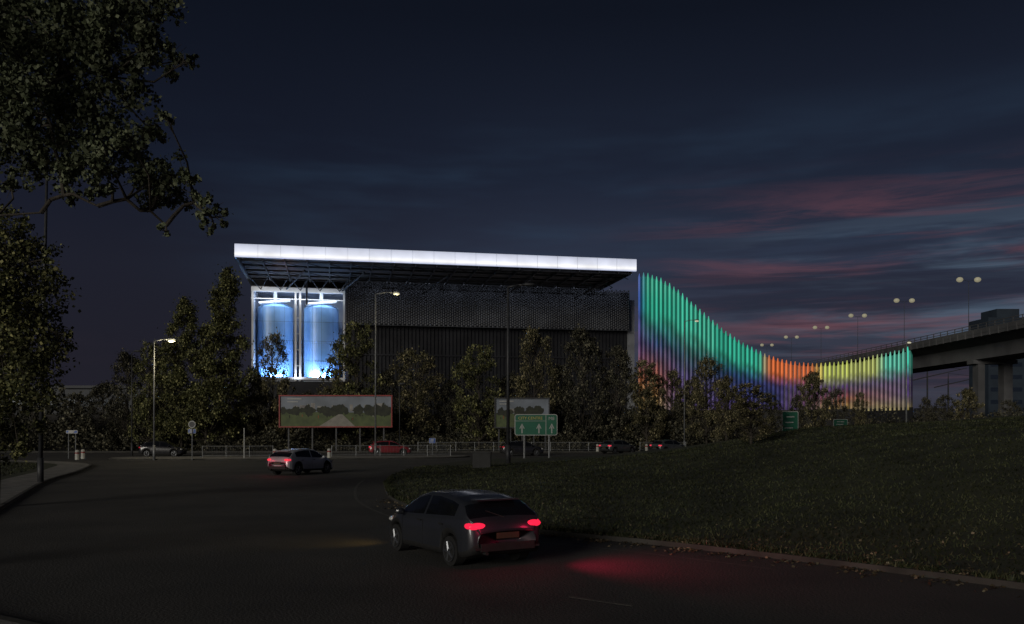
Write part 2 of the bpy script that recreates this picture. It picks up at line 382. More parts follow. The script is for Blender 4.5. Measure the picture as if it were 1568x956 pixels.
trees = [ # px, depth, top py, half width px, variant
 (345, 104, 405, 66, 0), (278, 103, 450, 56, 0), (316, 102.6, 495, 52, 3), (418, 106, 508, 32, 1), (388, 105, 570, 32, 5), (195, 106, 538, 34, 6), (158, 108, 585, 34, 6), (120, 110, 600, 34, 5), (250, 107, 540, 36, 3),
 (228, 104, 520, 34, 3), (548, 105, 488, 44, 3), (508, 106, 545, 26, 2), (592, 107, 565, 28, 6), (637, 105, 534, 46, 1), (692, 107, 578, 32, 5), (734, 104, 524, 44, 3), (780, 107, 572, 30, 6),
 (818, 105, 502, 36, 1), (858, 107, 555, 32, 5), (892, 105, 502, 44, 6), (944, 106, 524, 38, 5), (990, 104, 550, 36, 2), (1030, 107, 566, 32, 1), (1082, 70, 547, 38, 1), (1112, 66, 575, 24, 4), (1128, 74, 602, 22, 5),
 (1150, 52, 586, 42, 2), (1180, 60, 600, 20, 5), (1246, 72, 568, 25, 4), (1280, 96, 592, 20, 5), (1316, 98, 600, 16, 2), (1222, 98, 602, 20, 5), (1482, 118, 594, 24, 4), (1447, 125, 602, 22, 5), (1418, 128, 606, 16, 5),
 (1545, 125, 610, 20, 5), (1060, 106, 574, 32, 5), (468, 108, 600, 34, 6)]
for k, (px, d, top, hw, vi) in enumerate(trees):
    tm, cm, H, R = VAR[vi]; x = GX(px, d); z0 = hz(x, d); Ht = GZ(top, d)-z0
    e = empty('deciduous_tree', (x, d, z0), rnd.uniform(0, 6.28)); s = Ht/H; sw = hw/F*d/R*0.98; e.scale = (sw, sw, s)
    obj('trunk', tm, e); obj('crown', cm, e)

def clump_tree(name, base, clumps, per, ls, lm, r0, seed, hub=None, hubs=None, thin=1.0):
    g = np.random.default_rng(seed); r = random.Random(seed); e = empty(name, base); bx = Vector(base); tb = B()
    hub = Vector(hub)-bx; prev = Vector((0, 0, -.2)); n = 6
    for i in range(1, n+1):
        q = hub*(i/n)+Vector((math.sin(i)*.05, math.cos(i*1.3)*.05, 0)); tb.tube(prev, q, r0*(1-(i-1)/n*.55), r0*(1-i/n*.55), 10); prev = q
    nodes = [(hub, r0*.3)]; Ps = []
    for h in (hubs or []):
        h = Vector(h)-bx; st = min(nodes, key=lambda q: (q[0]-h).length)[0]; pv = st; m_ = 5; ra = r0*.26*thin
        for q in range(1, m_+1):
            t = q/m_; c = st.lerp(h, t)+Vector((0, r.uniform(-.1, .1), .3*math.sin(t*math.pi)*(.6+.4*r.random())*(1 if q < m_ else 0)))+Vector((0, 0, r.uniform(-.06, .06))); tb.tube(pv, c, ra*(1-.12*(q-1)), ra*(1-.12*q), 7); pv = c; nodes.append((c, ra*(1-.12*q)))
    for c, cr in clumps:
        c = Vector(c)-bx; nn, nr = min(nodes, key=lambda q: (q[0]-c).length)
        mid = nn.lerp(c, .5)+Vector((r.gauss(0, .08), r.gauss(0, .08), r.gauss(0, .08))); tb.tube(nn, mid, min(nr, .03), .018, 6, 0, False); tb.tube(mid, c, .018, .010, 6, 0, False)
        for q in range(7):
            ee = c+Vector((r.gauss(0, cr*.6), r.gauss(0, cr*.6), r.gauss(0, cr*.6))); tb.tube(mid.lerp(c, r.uniform(.4, 1)), ee, .008, .003, 4, 0, False)
        m = int(per*(cr**2)); sub = g.normal(0, .50, (max(3, int(16*cr/.4)), 3))*cr+np.array(c[:]); kk = g.integers(0, len(sub), m)
        Ps.append(sub[kk]+g.normal(0, 1, (m, 3))*cr*.19)
    tb.make('trunk', M_bark, e); obj('crown', leaf_mesh('crown', np.concatenate(Ps), ls, lm, seed, 1.35), e)
cl = [(-30, 20, 60), (20, 20, 55), (90, 20, 60), (160, 15, 50), (215, 30, 42), (252, 10, 28), (-20, 90, 60), (40, 90, 60), (110, 80, 52), (170, 85, 42), (228, 70, 34), (268, 95, 22), (-20, 160, 55), (30, 160, 50), (95, 160, 46), (150, 150, 42), (205, 140, 30), (20, 225, 40), (80, 215, 36), (140, 215, 42), (195, 210, 32), (235, 205, 20),
      (110, 262, 30), (160, 255, 32), (212, 262, 34), (250, 270, 26), (283, 268, 16), (185, 235, 30), (262, 298, 24), (298, 302, 18), (322, 322, 17), (342, 332, 11), (236, 305, 20), (150, 292, 20), (108, 305, 15), (318, 350, 10), (250, 352, 9), (60, 255, 26), (15, 275, 20), (290, 90, 9), (255, 180, 12)]
cw = []
for i, (px, py, rr) in enumerate(cl):
    d = 14.5+((i*37) % 10)*.28; cw.append(((GX(px, d), d, GZ(py, d)), rr/F*d))
clump_tree('overhanging_tree', (-12.8, 15.5, .12), cw, 5000, .078, M_leaf_near, .26, 3, hub=(-11.8, 15.6, 5.4), thin=.6,
           hubs=[(GX(60, 15.5), 15.5, GZ(326, 15.5)), (GX(150, 15.5), 15.5, GZ(320, 15.5)), (GX(250, 15.5), 15.6, GZ(345, 15.6)), (GX(318, 15.5), 15.6, GZ(332, 15.6)), (GX(60, 15.5), 15.5, GZ(150, 15.5)), (GX(160, 15.5), 15.8, GZ(120, 15.8)), (GX(40, 16), 16, GZ(30, 16))])
cl = [(8, 345, 26), (42, 385, 34), (15, 425, 50), (66, 435, 28), (10, 490, 55), (66, 492, 36), (38, 535, 42), (92, 530, 18), (-20, 380, 50), (10, 600, 45), (48, 600, 26), (22, 655, 26), (70, 570, 22), (-40, 450, 60), (-40, 540, 60), (-30, 620, 40), (60, 655, 12), (-50, 330, 40), (28, 690, 16), (105, 515, 9), (74, 395, 12)]
cw = []
for i, (px, py, rr) in enumerate(cl):
    d = 29+((i*37) % 10)*.4; cw.append(((GX(px, d), d, GZ(py, d)), rr/F*d))
clump_tree('roadside_tree', (GX(-10, 31), 31, .12), cw, 1900, .12, M_leaf_olive, .2, 8, hub=(GX(-8, 31), 31, GZ(480, 31)), hubs=[(GX(10, 31), 31, GZ(400, 31))])

def shrub(name, x0, x1, y0, y1, hf, n, ls, lm, seed):
    g = np.random.default_rng(seed); X = g.uniform(x0, x1, n); Y = g.uniform(y0, y1, n)
    hh = hf*(0.62+0.25*np.sin(X*.35+seed)+0.16*np.sin(X*.93+Y)+.1*np.sin(X*2.3+Y*.7)); Zz = hh*g.uniform(0, 1, n)**.6
    return obj(name, leaf_mesh(name, np.column_stack([X, Y, Zz]), ls, lm, seed, 1.3))
shrub('hedge', -75, 26, 104, 108, 5.2, 45000, .28, M_leaf_dark, 2)
shrub('hedge', 24, 75, 112, 117, 5.0, 16000, .28, M_leaf_dark, 4)
shrub('distant_tree_row', -150, -40, 150, 165, 10, 16000, .7, M_leaf_dark, 5)
shrub('distant_tree_row', 40, 160, 200, 220, 6, 10000, .7, M_leaf_dark, 6)
shrub('shrub', -27.5, -23.5, 33, 40, 1.0, 5000, .10, M_leaf_near, 7)
b = B(); b.box((-25, 109.5, 2.2), (100, .5, 4.4)); b.make('boundary_wall', mat('dark_brick', (.03, .028, .026), (.018, .017, .016), 2, .9))

# ------------------------------------------------------------ main building
th = math.atan2(11.2, 55.8); BA = empty('arena_building', (-37.5, 120, 0), th)
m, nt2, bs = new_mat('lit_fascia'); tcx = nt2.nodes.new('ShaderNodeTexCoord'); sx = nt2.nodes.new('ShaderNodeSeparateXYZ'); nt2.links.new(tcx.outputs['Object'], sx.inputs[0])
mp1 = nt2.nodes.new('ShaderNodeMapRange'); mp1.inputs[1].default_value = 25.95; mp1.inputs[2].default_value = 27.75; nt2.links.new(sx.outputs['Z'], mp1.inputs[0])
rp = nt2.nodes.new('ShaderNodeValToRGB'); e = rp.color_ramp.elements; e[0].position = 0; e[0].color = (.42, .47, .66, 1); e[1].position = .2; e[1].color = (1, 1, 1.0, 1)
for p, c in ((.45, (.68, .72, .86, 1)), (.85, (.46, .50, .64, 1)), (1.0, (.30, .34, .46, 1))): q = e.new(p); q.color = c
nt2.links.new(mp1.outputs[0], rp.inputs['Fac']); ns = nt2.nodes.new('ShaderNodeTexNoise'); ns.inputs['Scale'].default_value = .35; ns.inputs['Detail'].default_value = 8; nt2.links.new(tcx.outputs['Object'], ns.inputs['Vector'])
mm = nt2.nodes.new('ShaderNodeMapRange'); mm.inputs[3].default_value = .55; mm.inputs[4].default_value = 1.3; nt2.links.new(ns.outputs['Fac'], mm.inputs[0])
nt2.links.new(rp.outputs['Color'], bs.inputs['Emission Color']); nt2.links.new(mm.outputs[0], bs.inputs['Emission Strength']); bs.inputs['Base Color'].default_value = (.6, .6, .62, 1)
M_fascia = m
M_soff = mat('soffit_metal', (.09, .08, .075), (.05, .048, .05), .3, .6)
M_truss = mat('truss_steel', (.05, .05, .053), (.032, .032, .035), 2, .6, metal=.1)
b = B(); b.box((28.5, 25.2, 26.85), (56.8, 49.6, 1.6)); b.make('roof', M_soff, BA)
b = B(); b.box((28.5, .2, 26.83), (57.1, .38, 1.76)); 
for i in range(1, 19): b.box((i*3.0, -.001, 26.83), (.02, .02, 1.7), 1)
b.make('fascia', [M_fascia, M_dsteel], BA)
b = B(); b.box((-.02, 20.2, 26.83), (.3, 39, 1.7)); b.make('fascia_return', mat('grey_cladding', (.3, .31, .33), (.22, .23, .25), 1, .5), BA)
b = B()
for i in range(0, 20):
    x = min(56.5, .5+i*3.0); b.box((x, 9.2, 25.8), (.16, 17.2, .4))
for y in (1.2, 5, 9, 13, 16.5): b.box((28.5, y, 25.75), (56, .16, .25))
for i in range(19):
    x = .5+i*3.0
    for y in (1.2, 9): b.tube((x, y, 25.6), (x+3, y+4, 25.6), .06, .06, 5)
    b.tube((x, 13, 25.6), (x+1.5, 17.8, 24.3), .07, .07, 5); b.tube((x+3, 13, 25.6), (x+1.5, 17.8, 24.3), .07, .07, 5)
for x in (9, 17.5, 30, 43, 55): b.tube((x, 7, 25.6), (x-3, 16, 24.2), .14, .14, 6); b.tube((x, 17, 22), (x, 15.7, 25.6), .16, .16, 6)
b.make('roof_truss', M_truss, BA)
M_mesh = mat('perforated_screen', (.034, .035, .040), (.016, .016, .019), .25, .5, metal=.3, bump=.4, bscale=5)
M_rib = mat('screen_rib', (.105, .11, .12), (.055, .057, .064), .35, .55, metal=.2)
b = B(); b.box((38.2, 30.6, 22.2), (46.6, 28.8, 6.2)); b.box((38.6, 31.6, 9.5), (45.6, 28, 19.0), 0); b.make('walls', [M_mesh], BA)
b = B(); n = 128
for i in range(n):
    x = 15.1+i*(46.2/(n-1)); nr = 16
    for r_ in range(nr):
        z = 19.0+r_*.41+(.2 if i % 2 else 0); pr = .05+.10*(r_/nr)
        b.add([(x-.15, 16.1, z), (x+.15, 16.1, z), (x, 16.1-pr, z+.10), (x-.15, 16.1, z+.33), (x+.15, 16.1, z+.33), (x, 16.1-pr, z+.28)], [(0, 1, 2), (0, 2, 5, 3), (1, 4, 5, 2), (3, 5, 4)])
b.box((38.2, 16.0, 18.95), (46.5, .2, .08)); b.make('screen_tabs', M_rib, BA)
b = B()
for i in range(76): b.box((16.3+i*.6, 17.5, 9.6), (.10, .16, 18.6))
b.box((38.6, 17.5, 14.4), (45.6, .3, .25)); b.make('lower_ribs', M_mesh, BA)
b = B(); b.box((62.1, 22, 12.2), (1.1, 10, 24.0)); b.make('end_wall', mat('grey_render', (.24, .25, .27), (.18, .19, .21), .5, .8), BA)
M_white = mat('white_painted_steel', (.75, .76, .78), (.62, .63, .66), .6, .5)
M_hallw = mat('hall_wall', (.45, .48, .55), (.30, .33, .4), .4, .7)
b = B(); b.box((7.8, 29.5, 17), (14.6, .3, 15)); b.box((7.8, 23.8, 10.2), (14.4, 11.3, .3)); b.box((.8, 24, 17), (.25, 11, 15)); b.box((14.85, 24, 17), (.25, 11, 15)); b.box((7.8, 23.8, 24.75), (14.4, 11.2, .25)); b.make('hall_interior', M_hallw, BA)
b = B(); b.box((7.8, 24.2, 5), (14.8, 12.5, 10.0)); b.make('plinth_wall', M_mesh, BA)
b = B()
for x in (.75, 7.25, 7.95, 14.7): b.box((x, 18.05, 17.4), (.3, .4, 14.6))
b.box((7.7, 18.0, 24.35), (14.3, .5, .7)); b.box((7.7, 18.0, 10.5), (14.3, .4, .4)); 
for z in (12.5, 15, 17.5, 20): b.box((7.6, 18.0, z), (.5, .2, .12))
b.box((7.7, 17.9, 22.9), (14.3, .25, .14))
b.make('hall_frame', M_white, BA)
b = B()
for x in (2.3, 4.0, 5.6, 9.8, 11.2, 13.0): b.box((x, 17.95, 16.7), (.03, .06, 12.2))
for z in (13.4, 16.4, 19.4): b.box((7.7, 17.95, z), (13.7, .05, .03))
b.make('glazing_bars', M_dsteel, BA)
M_tank = mat('tank_blue_paint', (.24, .42, .70), (.16, .32, .58), .35, .35)
for x in (3.95, 11.15):
    b = B(); b.tube((x, 21.6, 10.4), (x, 21.6, 21.9), 2.75, 2.75, 40); b.tube((x, 21.6, 21.9), (x, 21.6, 22.5), 2.75, 1.9, 40)
    for z in (13.2, 16.0, 18.8): b.tube((x, 21.6, z), (x, 21.6, z+.05), 2.77, 2.77, 40)
    b.make('tank', M_tank, BA)
    b = B(); b.tube((x, 21.6, 22.4), (x, 21.6, 24.6), .3, .3, 12); b.tube((x-2.4, 19.5, 22.4), (x+2.4, 19.5, 22.9), .22, .22, 10); b.make('pipework', M_white, BA)
    light('tank_uplight', 'AREA', (x, 18.6, 10.9), 850, (.45, .66, 1.0), BA, 4.6, aim((0, .62, 1)), .5)
    light('hall_light', 'AREA', (x, 18.5, 23.6), 190, (.70, .84, 1.0), BA, 5, aim((0, 1, -.75)), .3)
light('column_light', 'AREA', (7.6, 16.9, 10.5), 70, (.75, .85, 1.0), BA, .8, aim((0, .25, 1)), .3)
light('hall_top_light', 'AREA', (7.6, 16.6, 22.8), 190, (.85, .92, 1.0), BA, 13, aim((0, .9, .35)), .3)
light('screen_fill', 'AREA', (38, 13.6, 25.4), 260, (.72, .80, 1.0), BA, 45, aim((0, .75, -.75)), .2)  # added strip that brightens the screen top, with no fitting of its own
light('soffit_fill', 'POINT', (6, 8, 23.4), 70, (1, .5, .22), BA, .5)  # warm fill added below the left soffit for its orange tint
light('soffit_fill', 'AREA', (36, 10, 22.6), 55, (.95, .88, .9), BA, 40, aim((0, 0, 1)), .5)  # upward fill added in place of fascia spill, so the truss shows

# ------------------------------------------------------------ coloured fin wall
tops = [(978, 420), (990, 417), (1008, 424), (1030, 437), (1055, 458), (1080, 480), (1105, 502), (1130, 520), (1155, 534), (1180, 545), (1210, 553), (1245, 557), (1280, 555), (1310, 550), (1345, 543), (1370, 538), (1390, 532)]
tp = np.array(tops, float); plan = np.array([(978, 149), (1100, 153), (1200, 151), (1300, 143), (1390, 131)], float)
def colmix(a, b, t): return tuple(a[i]*(1-t)+b[i]*t for i in range(3))
TE = C(44, 168, 138)[:3]; OR = C(225, 112, 58)[:3]; YG = C(190, 200, 95)[:3]; VI = C(100, 72, 145)[:3]; BL = C(48, 76, 145)[:3]; DT = C(24, 88, 98)[:3]; YL = C(190, 170, 90)[:3]; OB = C(190, 98, 56)[:3]; PK = C(140, 78, 115)[:3]; MG = C(60, 195, 165)[:3]
def stops_u(u, S):
    for i in range(len(S)-1):
        if u <= S[i+1][0]:
            t = (u-S[i][0])/max(1e-6, S[i+1][0]-S[i][0]); return colmix(S[i][1], S[i+1][1], t)
    return S[-1][1]
def fincol(u, t):
    top = stops_u(u, [(0, BL), (.03, TE), (.45, TE), (.49, OR), (.64, OR), (.69, YG), (.88, YG), (.92, MG), (1, MG)])
    mid = stops_u(u, [(0, VI), (.06, BL), (.2, DT), (.42, BL), (.6, VI), (1, VI)])
    low = stops_u(u, [(0, OB), (.06, OB), (.15, VI), (.5, BL), (.62, PK), (.8, OB), (1, VI)])
    bs = stops_u(u, [(0, YL), (.06, YL), (.15, VI), (.6, VI), (.7, YL), (1, YL)])
    if t > .70: return top, 1.0
    if t > .50: k = (t-.50)/.20; return colmix(mid, top, k), .55+.45*k
    if t > .26: k = (t-.26)/.24; return colmix(low, mid, k), .55
    k = t/.26; return colmix(bs, low, k), .60
WV = empty('coloured_fin_wall'); nf = 62; r2 = random.Random(5)
def fins(name, row, dy, hb, gain, wd, seg=16):
    vs = []; fs = []; cols = []
    for i in range(nf+1):
        u = (i+.5*row)/nf; px = 979+u*411; d = float(np.interp(px, plan[:, 0], plan[:, 1]))+dy; zt = GZ(float(np.interp(px, tp[:, 0], tp[:, 1])), d-dy)+hb
        px2 = px+3; d2 = float(np.interp(px2, plan[:, 0], plan[:, 1]))+dy; x = GX(px, d); tx = GX(px2, d2)-x; ty = d2-d; L = math.hypot(tx, ty); tx /= L; ty /= L
        zb = 5.4; g0 = gain*r2.uniform(.75, 1.15); zt += r2.uniform(-.10, .10)
        for s in range(seg+1):
            t = s/seg; z = zb+(zt-zb)*t; ww = wd if s < seg else wd*.3
            if s == seg-1: z = max(zt-.7, zb+(zt-zb)*(seg-1.5)/seg)
            for a, bb in ((-1, 0), (0, -.2), (1, 0), (0, .2)):
                vs.append((x+tx*a*ww-ty*bb*(ww/wd), d+ty*a*ww+tx*bb*(ww/wd), z))
                c, k = fincol(u, t+r2.uniform(-.03, .03)); st = .75+.25*math.sin(s*2.1+i) if t < .7 else 1
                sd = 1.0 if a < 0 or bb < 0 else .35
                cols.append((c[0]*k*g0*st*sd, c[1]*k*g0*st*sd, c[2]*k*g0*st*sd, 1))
            if s > 0:
                o = len(vs)-8
                for q in range(4): fs.append((o+q, o+(q+1) % 4, o+4+(q+1) % 4, o+4+q))
    me = bpy.data.meshes.new(name); me.from_pydata(vs, [], fs); ca = me.color_attributes.new('led', 'FLOAT_COLOR', 'POINT')
    ca.data.foreach_set('color', np.array(cols, dtype=np.float32).ravel()); me.update(); return me
m, nt2, bs = new_mat('led_fin'); at = nt2.nodes.new('ShaderNodeAttribute'); at.attribute_name = 'led'
nt2.links.new(at.outputs['Color'], bs.inputs['Emission Color']); bs.inputs['Emission Strength'].default_value = 1.0; bs.inputs['Base Color'].default_value = (.04, .04, .045, 1); bs.inputs['Roughness'].default_value = .4
m.cycles.emission_sampling = 'NONE'
for nm, row, dy, hb, gn, wd in (('fins_front', 0, 0, 0, 1.1, .20), ('fins_back', 1, .8, -.5, .26, .42)):
    me = fins(nm, row, dy, hb, gn, wd); me.materials.append(m); obj(nm, me, WV)
b = B()
for i in range(60):
    p0 = 976+i*7; p1 = p0+7; d0 = float(np.interp(p0, plan[:, 0], plan[:, 1]))+1; d1 = float(np.interp(p1, plan[:, 0], plan[:, 1]))+1
    if p1 > 1394: break
    b.add([(GX(p0, d0), d0-2, 0), (GX(p1, d1), d1-2, 0), (GX(p1, d1), d1-2, 5.8), (GX(p0, d0), d0-2, 5.8), (GX(p1, d1), d1+1, 5.8), (GX(p0, d0), d0+1, 5.8)], [(0, 1, 2, 3), (3, 2, 4, 5)])
b.make('plinth', M_mesh, WV)

# ------------------------------------------------------------ flyover
FB = empty('flyover_bridge'); b = B(); y0, y1 = 62, 330; L = y1-y0; yc = (y0+y1)/2
b.box((72, yc, 16.0), (12, L, .6)); b.add([(66.6, y0, 15.7), (69, y0, 14.9), (69, y1, 14.9), (66.6, y1, 15.7)], [(0, 1, 2, 3)])
b.box((72, yc, 14.3), (6, L, 2.75)); b.make('deck', M_conc, FB)
b = B(); b.box((66.1, yc, 16.45), (.3, L, .7))
for i in range(int(L/2.2)):
    y = y0+i*2.2; b.box((66.1, y, 17.1), (.1, .1, .75)); b.box((66.02, y+1.1, 16.1), (.35, .25, .9), 0)
for z in (17.05, 17.45): b.box((66.1, yc, z), (.08, L, .08))
b.box((77.9, yc, 16.6), (.3, L, .8)); b.make('parapet', M_conc, FB)
b = B()
for y in (95, 133, 172, 210, 250, 290):
    b.box((70.0, y, 6.4), (1.0, 1.6, 12.9)); b.box((74.0, y, 6.4), (1.3, 1.6, 12.9)); b.box((72, y, 12.6), (6.6, 1.9, .6))
b.make('piers', M_conc, FB)
M_lamp = mat('lamp_lens_warm', (.8, .8, .6), rough=.4, emis=(.72, .66, .46), estr=.5)
M_lampf = mat('lamp_lens_bridge', (.3, .3, .25), rough=.4, emis=(.46, .42, .27), estr=.42)
M_pole = mat('lamp_pole_paint', (.05, .06, .08), (.04, .045, .06), 2, .6)
for y in (134, 156, 177, 198, 219, 240):
    E = empty('bridge_lamp', (69, y, 16.3)); b = B(); b.tube((0, 0, 0), (0, 0, 8.6), .06, .035, 8); b.tube((-1.3, 0, 8.9), (0, 0, 8.6), .03, .03, 6); b.tube((1.3, 0, 8.9), (0, 0, 8.6), .03, .03, 6); b.make('pole', M_pole, E)
    b = B(); b.sphere((-1.35, 0, 8.85), .46, sc=(1.1, 1, .85)); b.sphere((1.35, 0, 8.85), .46, sc=(1.1, 1, .85)); b.make('lantern', M_lampf, E, True)
E = empty('tower_block', (131, 240, 0)); b = B(); b.box((0, 0, 16), (9.5, 10, 32)); b.box((1, 0, 33.2), (6, 8, 2.4)); b.make('walls', mat('slate_cladding', (.035, .05, .07), (.025, .035, .05), .2, .5), E)
b = B()
for k in range(9): b.box((0, -5.02, 3+k*3.3), (8.4, .05, 1.1))
b.make('windows', mat('dark_glass', (.02, .03, .05), rough=.3), E)
E = empty('warehouse', (-112, 215, 0)); b = B(); b.box((0, 0, 6), (60, 20, 12)); b.box((0, -.4, 12.2), (61, 21, .6)); b.make('walls', mat('warehouse_cladding', (.035, .04, .05), (.025, .03, .04), .1, .6), E)
b = B()
for k in range(14): b.box((-27+k*4.1, -10.06, 8.5), (2.2, .08, 1.5))
b.make('windows', mat('blue_glass', (.03, .06, .10), rough=.2), E)
for (x, y, sxx, h) in ((190, 420, 40, 10), (260, 440, 60, 12)):
    E = empty('distant_building', (x, y, 0)); b = B(); b.box((0, 0, h/2), (sxx, 20, h)); b.box((sxx*.2, 0, h+1), (sxx*.3, 8, 2)); b.make('walls', M_dsteel, E)
for (px, d, h) in ((1420, 360, 24), (1452, 380, 22), (1545, 350, 24)):
    E = empty('tower_crane', (GX(px, d), d, 0)); b = B(); b.tube((0, 0, 0), (0, 0, h), .4, .3, 4); b.tube((-6, 0, h-2), (16, 0, h+3), .3, .2, 4); b.tube((0, 0, h+4), (14, 0, h+2.5), .1, .1, 4); b.tube((0, 0, h), (0, 0, h+4), .3, .1, 4); b.make('mast_and_jib', M_dsteel, E)

# ------------------------------------------------------------ street lamps
def lamp(px, d, top, arm, lit=True, power=150, r=.1, lean=0.0, hs=1.0):
    x = GX(px, d); z0 = hz(x, d); H = GZ(top, d)-z0; E = empty('street_lamp', (x, d, z0)); b = B()
    b.tube((0, 0, -.1), (0, 0, 1.3), r*1.4, r*1.4, 10); b.tube((0, 0, 1.3), (lean, 0, H), r, r*.55, 10)
    b.tube((lean, 0, H-.05), (lean+arm*.5, 0, H+.12), r*.5, r*.45, 6); b.tube((lean+arm*.5, 0, H+.12), (lean+arm*.8, 0, H+.1), r*.45, r*.4, 6)
    b.sphere((lean+arm, 0, H+.14), .42*hs, sc=(1.1, .5, .28))
    b.make('pole_and_arm', M_steel if lit else M_dsteel, E, True)
    if lit:
        b = B(); b.sphere((lean+arm, 0, H+.0), .36*hs, sc=(1.1, .6, .45)); b.make('lens', M_lamp, E, True)
        if power: light('lamp_light', 'POINT', (lean+arm, -.3, H-.9), power, (1, .86, .55), E, .25)
lamp(236, 76, 522, 1.5, power=450, hs=.85, r=.085)
lamp(575, 85, 450, 2.0, power=90, hs=.8, r=.085)
lamp(778, 63, 439, 1.5, lit=False, r=.13)
lamp(1048, 100, 492, 1.4, power=0, hs=.6, r=.08)
lamp(1388, 96, 525, .3, power=0, hs=.6)
lamp(62, 44, 222, .9, lit=False, r=.11, lean=.35)
lamp(202, 88, 540, .6, lit=False, r=.07)
lamp(612, 92, 590, .3, lit=False, r=.06)

# ------------------------------------------------------------ signs
M_green = mat('sign_green', (.02, .13, .08), (.015, .11, .065), 2, .45); M_wht = mat('sign_white', (.42, .43, .41), (.36, .36, .36), 3, .5); M_yel = mat('sign_yellow', (.6, .5, .13), rough=.5)
def text(body, size, loc, m, parent, name='lettering', align='CENTER'):
    cu = bpy.data.curves.new(name, 'FONT'); cu.body = body; cu.size = size; cu.align_x = align; cu.extrude = .004
    o = bpy.data.objects.new(name, cu); o.location = loc; o.rotation_euler = (math.pi/2, 0, 0); cu.materials.append(m); scene.collection.objects.link(o); o.parent = parent
d = 76; x0, x1 = GX(788, d), GX(853.5, d); zb, ztp = GZ(667, d), GZ(634.5, d); W = x1-x0; H = ztp-zb; E = empty('direction_sign', ((x0+x1)/2, d, 0))
def rounded(b, w_, h_, zc, y, mi, r=.15, th=.03):
    pts = []
    for (cx, cz, a0) in ((w_/2-r, h_/2-r, 0), (-w_/2+r, h_/2-r, 90), (-w_/2+r, -h_/2+r, 180), (w_/2-r, -h_/2+r, 270)):
        for k in range(5): a = math.radians(a0+k*22.5); pts.append((cx+r*math.cos(a), cz+r*math.sin(a)))
    n = len(pts); vs = [(p[0], y, zc+p[1]) for p in pts]+[(p[0], y+th, zc+p[1]) for p in pts]
    b.add(vs, [tuple(range(n-1, -1, -1)), tuple(range(n, 2*n))]+[(i, (i+1) % n, n+(i+1) % n, n+i) for i in range(n)], mi)
b = B(); zc = (zb+ztp)/2; rounded(b, W, H, zc, 0, 1, .2); rounded(b, W-.12, H-.12, zc, -.012, 0, .15, .01)
def arrow(b, x, z, h, y=-.02, mi=1):
    b.add([(x-.05, y, z), (x+.05, y, z), (x+.05, y, z+h*.7), (x-.05, y, z+h*.7)], [(0, 1, 2, 3)], mi)
    b.add([(x-.22, y-.001, z+h*.5), (x-.16, y-.001, z+h*.45), (x, y-.001, z+h*.82), (x+.16, y-.001, z+h*.45), (x+.22, y-.001, z+h*.5), (x, y-.001, z+h)], [(0, 1, 2, 5), (2, 3, 4, 5)], mi)
for ax in (-1.2, .25, 1.35): arrow(b, ax, zb+.18, .85)
b.box((.85, -.016, zc), (.05, .01, H-.2), 1); b.box((-.5, -.016, ztp-.58), (2.6, .01, .03), 1)
b.make('panel', [M_green, M_wht], E); text('CITY CENTRE', .34, (-.48, -.03, ztp-.45), M_yel, E); text('M8', .40, (1.32, -.03, ztp-.5), M_wht, E)
b = B(); b.tube((GX(803, d)-E.location.x, .1, -.1), (GX(803, d)-E.location.x, .1, ztp-.1), .09, .09, 10); b.tube((GX(841, d)-E.location.x, .1, -.1), (GX(841, d)-E.location.x, .1, ztp-.1), .09, .09, 10); b.make('posts', M_steel, E)
def small_sign(name, px, d, yt, yb, wpx, m1, kind='rect'):
    x = GX(px, d); z0 = hz(x, d); E = empty(name, (x, d, 0)); zt, zb = GZ(yt, d), GZ(yb, d); w_ = wpx/F*d; b = B(); zc = (zt+zb)/2
    if kind == 'round':
        b.tube((0, 0, zc), (0, -.02, zc), w_/2, w_/2, 20, 1); b.tube((0, -.021, zc), (0, -.03, zc), w_/2*.8, w_/2*.8, 20, 0)
    else:
        rounded(b, w_, zt-zb, zc, 0, 1, min(.08, w_/6)); rounded(b, w_*.92, (zt-zb)-.08*w_, zc, -.01, 0, min(.07, w_/7), .008)
        for q in range(3): b.box((-w_*.1+q*.05*w_, -.016, zb+(zt-zb)*(.25+.25*q)), (w_*.5, .01, .07), 1)
    b.make('panel', [m1, M_wht], E); b = B()
    for px_ in ((-w_*.3, w_*.3) if w_ > .9 else (0,)): b.tube((px_, .06, z0-.1), (px_, .06, zt), .045, .045, 8)
    b.make('post', M_steel, E)
small_sign('route_sign', 1210, 62, 630, 664, 25, M_green); small_sign('route_sign', 1287, 80, 642, 658, 22, M_green)
M_red = mat('red_paint', (.30, .025, .025), (.22, .02, .02), 2, .5); M_blue = mat('sign_blue', (.03, .10, .4), rough=.5)
small_sign('traffic_sign', 294, 76, 644, 656, 11, M_dsteel, 'round'); small_sign('traffic_sign', 294, 76.1, 657, 664, 12, M_blue); small_sign('street_sign', 110, 80, 659, 664, 18, M_blue); small_sign('traffic_sign', 662, 88, 671, 679, 10, M_blue)
